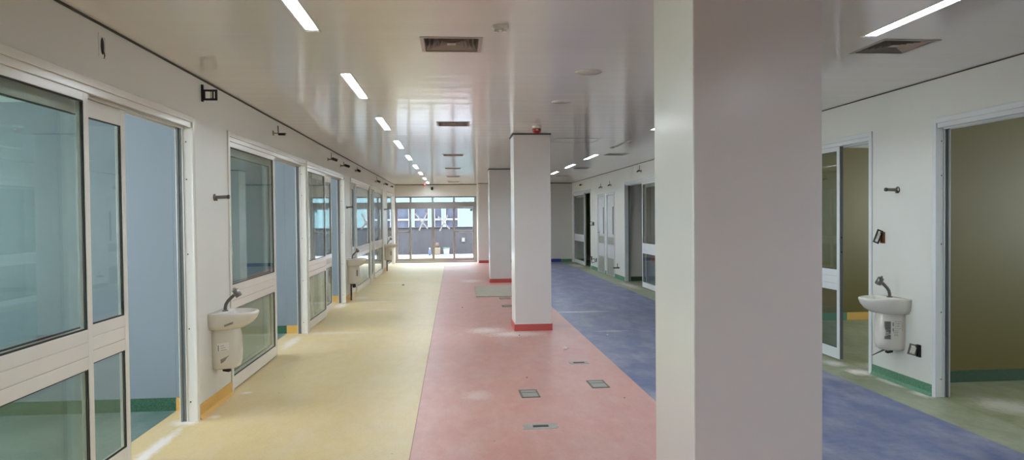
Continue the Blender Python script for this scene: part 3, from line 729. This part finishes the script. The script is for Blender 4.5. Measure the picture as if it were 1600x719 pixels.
def frame_box(loc, s, label, tilt, mat, back=None, insert=True, w=.062, h=.105, name='outlet_frame', swing=.03, rz=0., upright=True):
    """metal mounting frame of a socket hanging out of its box in the wall, edge towards the wall"""
    r = empty(name, loc, label, 'outlet frame', 'loose outlet frames on the walls')
    if back is not None:
        k = MB(); hh, ww = .055, .024
        for y0, y1, z0, z1 in ((-ww, -ww+.005, -hh, hh), (ww-.005, ww, -hh, hh), (-ww+.005, ww-.005, -hh, -hh+.005), (-ww+.005, ww-.005, hh-.005, hh)): k.box(s*.0005, s*.022, y0, y1, z0, z1)
        k.box(s*.0005, s*.003, -ww+.005, ww-.005, -hh+.005, hh-.005); k.build('back_box', back, r)
    X = Matrix.Translation((s*swing, 0, 0)) @ Matrix.Rotation(rz, 4, 'Z') @ Matrix.Rotation(tilt, 4, 'Y')
    k = MB(); k.X = X; e = .013
    for x0, x1, z0, z1 in ((0, e, -h/2, h/2), (w-e, w, -h/2, h/2), (e, w-e, -h/2, -h/2+e), (e, w-e, h/2-e, h/2)): k.box(s*x0, s*x1, -.005, .005, z0, z1)
    k.build('frame', mat, r)
    if insert:
        k = MB(); k.X = X; k.box(s*(e+.004), s*(w-e-.004), -.004, .012, -h*.26, h*.26); k.build('insert', M['plastic'], r)
    k = MB(); k.tube([(s*.003, .006, .02), (s*(swing*.6), .008, .035), (s*(swing+.008), .004, .02)], .0035, 8); k.build('wire', M['black'], r)
    return r
r = frame_box((XL, 6.0, 2.665), 1, 'black frame bracket sticking out between the two nearest left doors', math.pi/2, M['black'], None, False, .10, .125, 'bracket_frame', .016)
r['category'] = 'wall bracket'; r['group'] = 'brackets high on the walls'
for ch in list(r.children):
    if ch.name.startswith(('frame', 'wire')): bpy.data.objects.remove(ch)
k = MB()
for x0, x1, z0, z1 in ((.016, .030, -.045, .045), (.110, .128, -.045, .045), (.030, .110, -.045, -.028), (.030, .110, .030, .045), (.090, .098, -.028, .030)): k.box(x0, x1, -.006, .006, z0, z1)
k.build('frame', M['black'], r)
k = MB(); k.box(.0005, .016, -.012, .012, -.055, .085); k.build('upright_strip', M['black'], r)
k = MB(); k.box(.070, .088, -.004, .004, -.026, .028); k.build('insert', M['plastic'], r)
frame_box((XR, 6.49, 1.385), -1, 'tilted black outlet frame hanging from a rusty box above the right washbasin', .38, M['black'], M['rust'], True, .060, .135, swing=.030)
frame_box((XR, 5.96, .37), -1, 'silvery switch frame hanging from a dark hole low beside the right washbasin', .28, M['chrome'], M['vent_dark'], True, .085, .10, swing=.022)
frame_box((XR, 20.62, 1.38), -1, 'outlet frame hanging beside the farthest right door at chest height', .2, M['black'], M['dark_metal'], True, .10, .12, swing=.03)
frame_box((XR, 20.95, .33), -1, 'low dark outlet frame beside the farthest right door opening', .5, M['dark_metal'], M['black'], False, .10, .12, swing=.06)
frame_box((XR, 20.25, .31), -1, 'low dark outlet frame left of the two narrow doors', -.3, M['black'], M['dark_metal'], False, .11, .12, swing=.05)
r = empty('pipe_stub', (XR, 17.42, .29), 'low bent pipe stub right of the two narrow doors', 'pipe stub')
k = MB(); k.tube([(-.001, 0, 0), (-.06, 0, 0), (-.16, 0, 0)], .018, 12); k.build('pipe', M['dark_metal'], r)
k = MB(); k.tube([(-.05, 0, .015), (-.05, 0, .11)], .009, 10); k.build('valve_stem', M['dark_metal'], r)

# ---------------------------------------------------------------- floor fittings
def floor_box(x, y, w, d, label, rz=0.):
    r = empty('floor_box', (x, y, 0), label, 'floor box', 'floor boxes with lids', rz=rz)
    k = MB(); e = .016
    for x0, x1, y0, y1 in ((-w, -w+e, -d, d), (w-e, w, -d, d), (-w+e, w-e, -d, -d+e), (-w+e, w-e, d-e, d), (-w+e, w-e, .028, .040)): k.box(x0, x1, y0, y1, .0005, .006)
    k.build('frame', M['boxframe'], r)
    k = MB(); k.box(-w+e, w-e, -d+e, .028, .0005, .0045); k.build('lid', M['boxlid'], r)
    k = MB(); k.box(-w+e, w-e, .040, d-e, .0005, .004); k.build('lid', M['boxlid'], r)
def cement_plate(x, y, w, d, label, sl=.06):
    r = empty('floor_outlet', (x, y, 0), label, 'floor outlet', 'slotted floor outlets in cement')
    n = 14; ring = []
    for i in range(n*2):
        a = 2*math.pi*i/(2*n); q = 1+random.uniform(-.06, .06)
        cx = max(-1, min(1, 1.5*math.cos(a))); cy = max(-1, min(1, 1.5*math.sin(a)))
        ring.append((w*cx*q, d*cy*q))
    MB().loft([[(a, b, .0004) for a, b in ring], [(a*.98, b*.97, .0025) for a, b in ring]], smooth=False).build('cement_patch', M['cement'], r)
    MB().box(-sl, sl, -.020, .020, .002, .006).build('slot', M['black'], r)
floor_box(.675, 6.30, .085, .135, 'floor box with split lid left of the pair on pink floor', .02)
floor_box(1.37, 6.58, .085, .145, 'floor box with split lid closest to the blue floor', .02)
cement_plate(.655, 5.31, .135, .070, 'black-slotted floor outlet nearest the viewer on pink floor')
cement_plate(1.365, 7.57, .105, .065, 'black-slotted floor outlet near the blue floor edge')
floor_box(.95, 12.55, .09, .11, 'small grey floor box behind the second column')
floor_box(1.00, 13.75, .11, .12, 'grey floor box touching the grey board behind the second column')
r = tag(MB().loft([[(.44, 14.04, .0005), (1.32, 13.98, .0005), (1.34, 16.08, .0005), (.47, 16.14, .0005)], [(.44, 14.04, .016), (1.32, 13.98, .016), (1.34, 16.08, .016), (.47, 16.14, .016)]], smooth=False).build('plywood_board', M['board']),
        'large grey board lying flat on the pink floor between two columns', 'board')
def crumb(name, x, y, r_, mat, label, cat):
    k = MB(); rings = []
    for z, q in ((.0003, .7), (.3*r_, 1.), (.7*r_, .8), (r_, .3)):
        rings.append([(r_*q*math.cos(a)*random.uniform(.6, 1.3), r_*q*math.sin(a)*random.uniform(.6, 1.2), z) for a in [2*math.pi*i/9 for i in range(9)]])
    k.loft(rings, smooth=False); tag(k.build(name, mat, None, 0, (x, y, 0)), label, cat, 'scraps on the floor')
crumb('plaster_chip', 1.34, 8.36, 0.0298, M['chip'], 'white crumpled scrap on pink floor right of the second column', 'scrap')
crumb('plaster_chip', 1.39, 8.42, 0.0170, M['chip'], 'smaller white scrap beside the crumpled one on pink floor', 'scrap')
crumb('plaster_chip', 2.06, 9.25, 0.0187, M['chip'], 'white scrap lying alone on the blue floor', 'scrap')
crumb('crumb', -1.22, 16.79, 0.0248, M['stone'], 'brown crumb on the yellow floor beyond the middle washbasin', 'crumb')
crumb('crumb', .88, 9.42, 0.0112, M['stone'], 'dark crumb at the foot of the second column', 'crumb')
crumb('crumb', .14, 12.45, 0.0124, M['stone'], 'dark crumb on the pink floor left of the second column', 'crumb')
crumb('crumb', .72, 6.93, 0.0087, M['stone'], 'dark crumb just behind the left floor box', 'crumb')
crumb('crumb', 1.50, 6.05, 0.0087, M['stone'], 'dark crumb in front of the right floor box', 'crumb')

# ---------------------------------------------------------------- terrace beyond the end doors
slab('ground_terrace', -14, 14, YB+.2, 31.0, M['terrace'], 'bright concrete terrace beyond the glazed end doors')
k = MB(); k.box(-14, 14, 30.6, 30.85, 0, 1.17)
for i in range(60): k.box(-14+i*.4666, -14+i*.4666+.015, 30.594, 30.6, .1, 1.12)
k.box(-14, 14, 30.54, 30.9, 1.17, 1.20); struct('wall_terrace', k, M['dark_wall'], 'weathered dark parapet wall across the terrace', 'wall')
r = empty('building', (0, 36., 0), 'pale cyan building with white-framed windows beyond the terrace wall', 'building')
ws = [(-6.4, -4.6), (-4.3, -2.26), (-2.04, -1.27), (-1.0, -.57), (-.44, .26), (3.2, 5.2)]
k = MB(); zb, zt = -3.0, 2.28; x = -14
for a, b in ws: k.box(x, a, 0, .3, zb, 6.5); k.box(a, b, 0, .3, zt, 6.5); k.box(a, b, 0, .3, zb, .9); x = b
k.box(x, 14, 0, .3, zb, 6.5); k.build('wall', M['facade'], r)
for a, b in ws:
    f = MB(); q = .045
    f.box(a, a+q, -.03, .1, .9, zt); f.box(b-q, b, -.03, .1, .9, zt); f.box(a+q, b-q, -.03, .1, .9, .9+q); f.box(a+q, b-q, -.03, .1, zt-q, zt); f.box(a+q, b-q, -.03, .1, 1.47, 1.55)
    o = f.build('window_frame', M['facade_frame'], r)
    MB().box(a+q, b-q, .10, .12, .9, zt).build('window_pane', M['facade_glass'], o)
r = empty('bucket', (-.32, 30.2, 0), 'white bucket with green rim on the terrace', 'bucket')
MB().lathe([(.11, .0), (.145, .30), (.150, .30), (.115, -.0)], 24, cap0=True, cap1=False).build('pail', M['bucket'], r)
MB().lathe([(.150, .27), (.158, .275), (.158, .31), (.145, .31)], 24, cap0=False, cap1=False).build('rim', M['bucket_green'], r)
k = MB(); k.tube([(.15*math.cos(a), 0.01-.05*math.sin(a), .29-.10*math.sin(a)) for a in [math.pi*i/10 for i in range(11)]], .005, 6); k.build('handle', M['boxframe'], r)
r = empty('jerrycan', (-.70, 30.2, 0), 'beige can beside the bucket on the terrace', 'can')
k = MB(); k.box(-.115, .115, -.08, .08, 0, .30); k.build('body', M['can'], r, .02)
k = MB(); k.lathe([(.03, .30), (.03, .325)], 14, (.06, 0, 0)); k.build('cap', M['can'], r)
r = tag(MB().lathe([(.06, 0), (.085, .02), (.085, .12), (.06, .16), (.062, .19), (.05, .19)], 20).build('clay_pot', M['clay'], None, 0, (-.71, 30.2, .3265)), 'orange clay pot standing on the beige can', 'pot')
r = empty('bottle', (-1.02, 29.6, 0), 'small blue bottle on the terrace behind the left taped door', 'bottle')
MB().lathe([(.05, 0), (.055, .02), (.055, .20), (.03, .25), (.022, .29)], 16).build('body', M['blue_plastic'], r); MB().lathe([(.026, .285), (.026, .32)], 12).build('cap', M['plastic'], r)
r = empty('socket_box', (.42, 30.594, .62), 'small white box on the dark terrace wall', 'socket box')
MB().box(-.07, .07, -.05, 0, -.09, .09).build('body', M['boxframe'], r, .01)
MB().box(-.05, .05, -.056, -.05, -.06, .05).build('cover', M['boxframe'], r)

# ================================================================ LIGHT
wd = bpy.data.worlds.new('World'); scn.world = wd; wd.use_nodes = True
nt = wd.node_tree; bg = nt.nodes['Background']
tc = nt.nodes.new('ShaderNodeTexCoord'); sp = nt.nodes.new('ShaderNodeSeparateXYZ'); mr = nt.nodes.new('ShaderNodeMapRange'); mx = nt.nodes.new('ShaderNodeMix'); mx.data_type = 'RGBA'
nt.links.new(tc.outputs['Generated'], sp.inputs[0]); nt.links.new(sp.outputs[2], mr.inputs[0]); mr.inputs[1].default_value = -.05; mr.inputs[2].default_value = .7
nt.links.new(mr.outputs[0], mx.inputs[0]); mx.inputs[6].default_value = (.94, .97, 1., 1); mx.inputs[7].default_value = (.86, .93, 1., 1)
nt.links.new(mx.outputs[2], bg.inputs[0]); bg.inputs[1].default_value = SKY
def portal(name, loc, rot, sx, sy):
    l = bpy.data.lights.new(name, 'AREA'); l.shape = 'RECTANGLE'; l.size = sx; l.size_y = sy
    l.cycles.is_portal = True
    o = bpy.data.objects.new(name, l); COL.objects.link(o); o.location = loc; o.rotation_euler = rot
for a, b in win: portal('window_portal', (xo-.21, (a+b)/2, 1.625), (0, -math.pi/2, 0), 1.55, b-a)
for a, b in winAddedR: portal('window_portal', (8.21, (a+b)/2, 1.65), (0, math.pi/2, 0), 1.1, b-a)
portal('end_door_portal', (-.63, YB+.21, 1.2), (-math.pi/2, 0, 0), 2.8, 2.4)

# ================================================================ CAMERA
cam = bpy.data.cameras.new('Camera'); co = bpy.data.objects.new('Camera', cam); COL.objects.link(co)
R_ = Vector((0.99641806, -0.08400391, -0.00971596)); U_ = Vector((0.01132402, 0.01868747, 0.99976124)); F_ = Vector((0.08380229, 0.99629018, -0.01957179))
m = Matrix((R_, U_, -F_)).transposed().to_4x4(); m.translation = Vector((0, 0, 1.6286)); co.matrix_world = m
cam.sensor_fit = 'HORIZONTAL'; cam.sensor_width = 36; cam.lens = 36*1084.85/1600; cam.clip_start = .05; cam.clip_end = 200
scn.camera = co
vs = scn.view_settings; scn.display_settings.display_device = 'sRGB'
vs.view_transform = 'Standard'; vs.look = 'None'; vs.gamma = 1; vs.use_curve_mapping = False; vs.exposure = EXPO
cy = scn.cycles; cy.max_bounces = 10; cy.diffuse_bounces = 5; cy.glossy_bounces = 5; cy.transparent_max_bounces = 24; cy.sample_clamp_indirect = 6.; cy.caustics_reflective = False; cy.caustics_refractive = False
try: cy.use_denoising = True
except Exception: pass
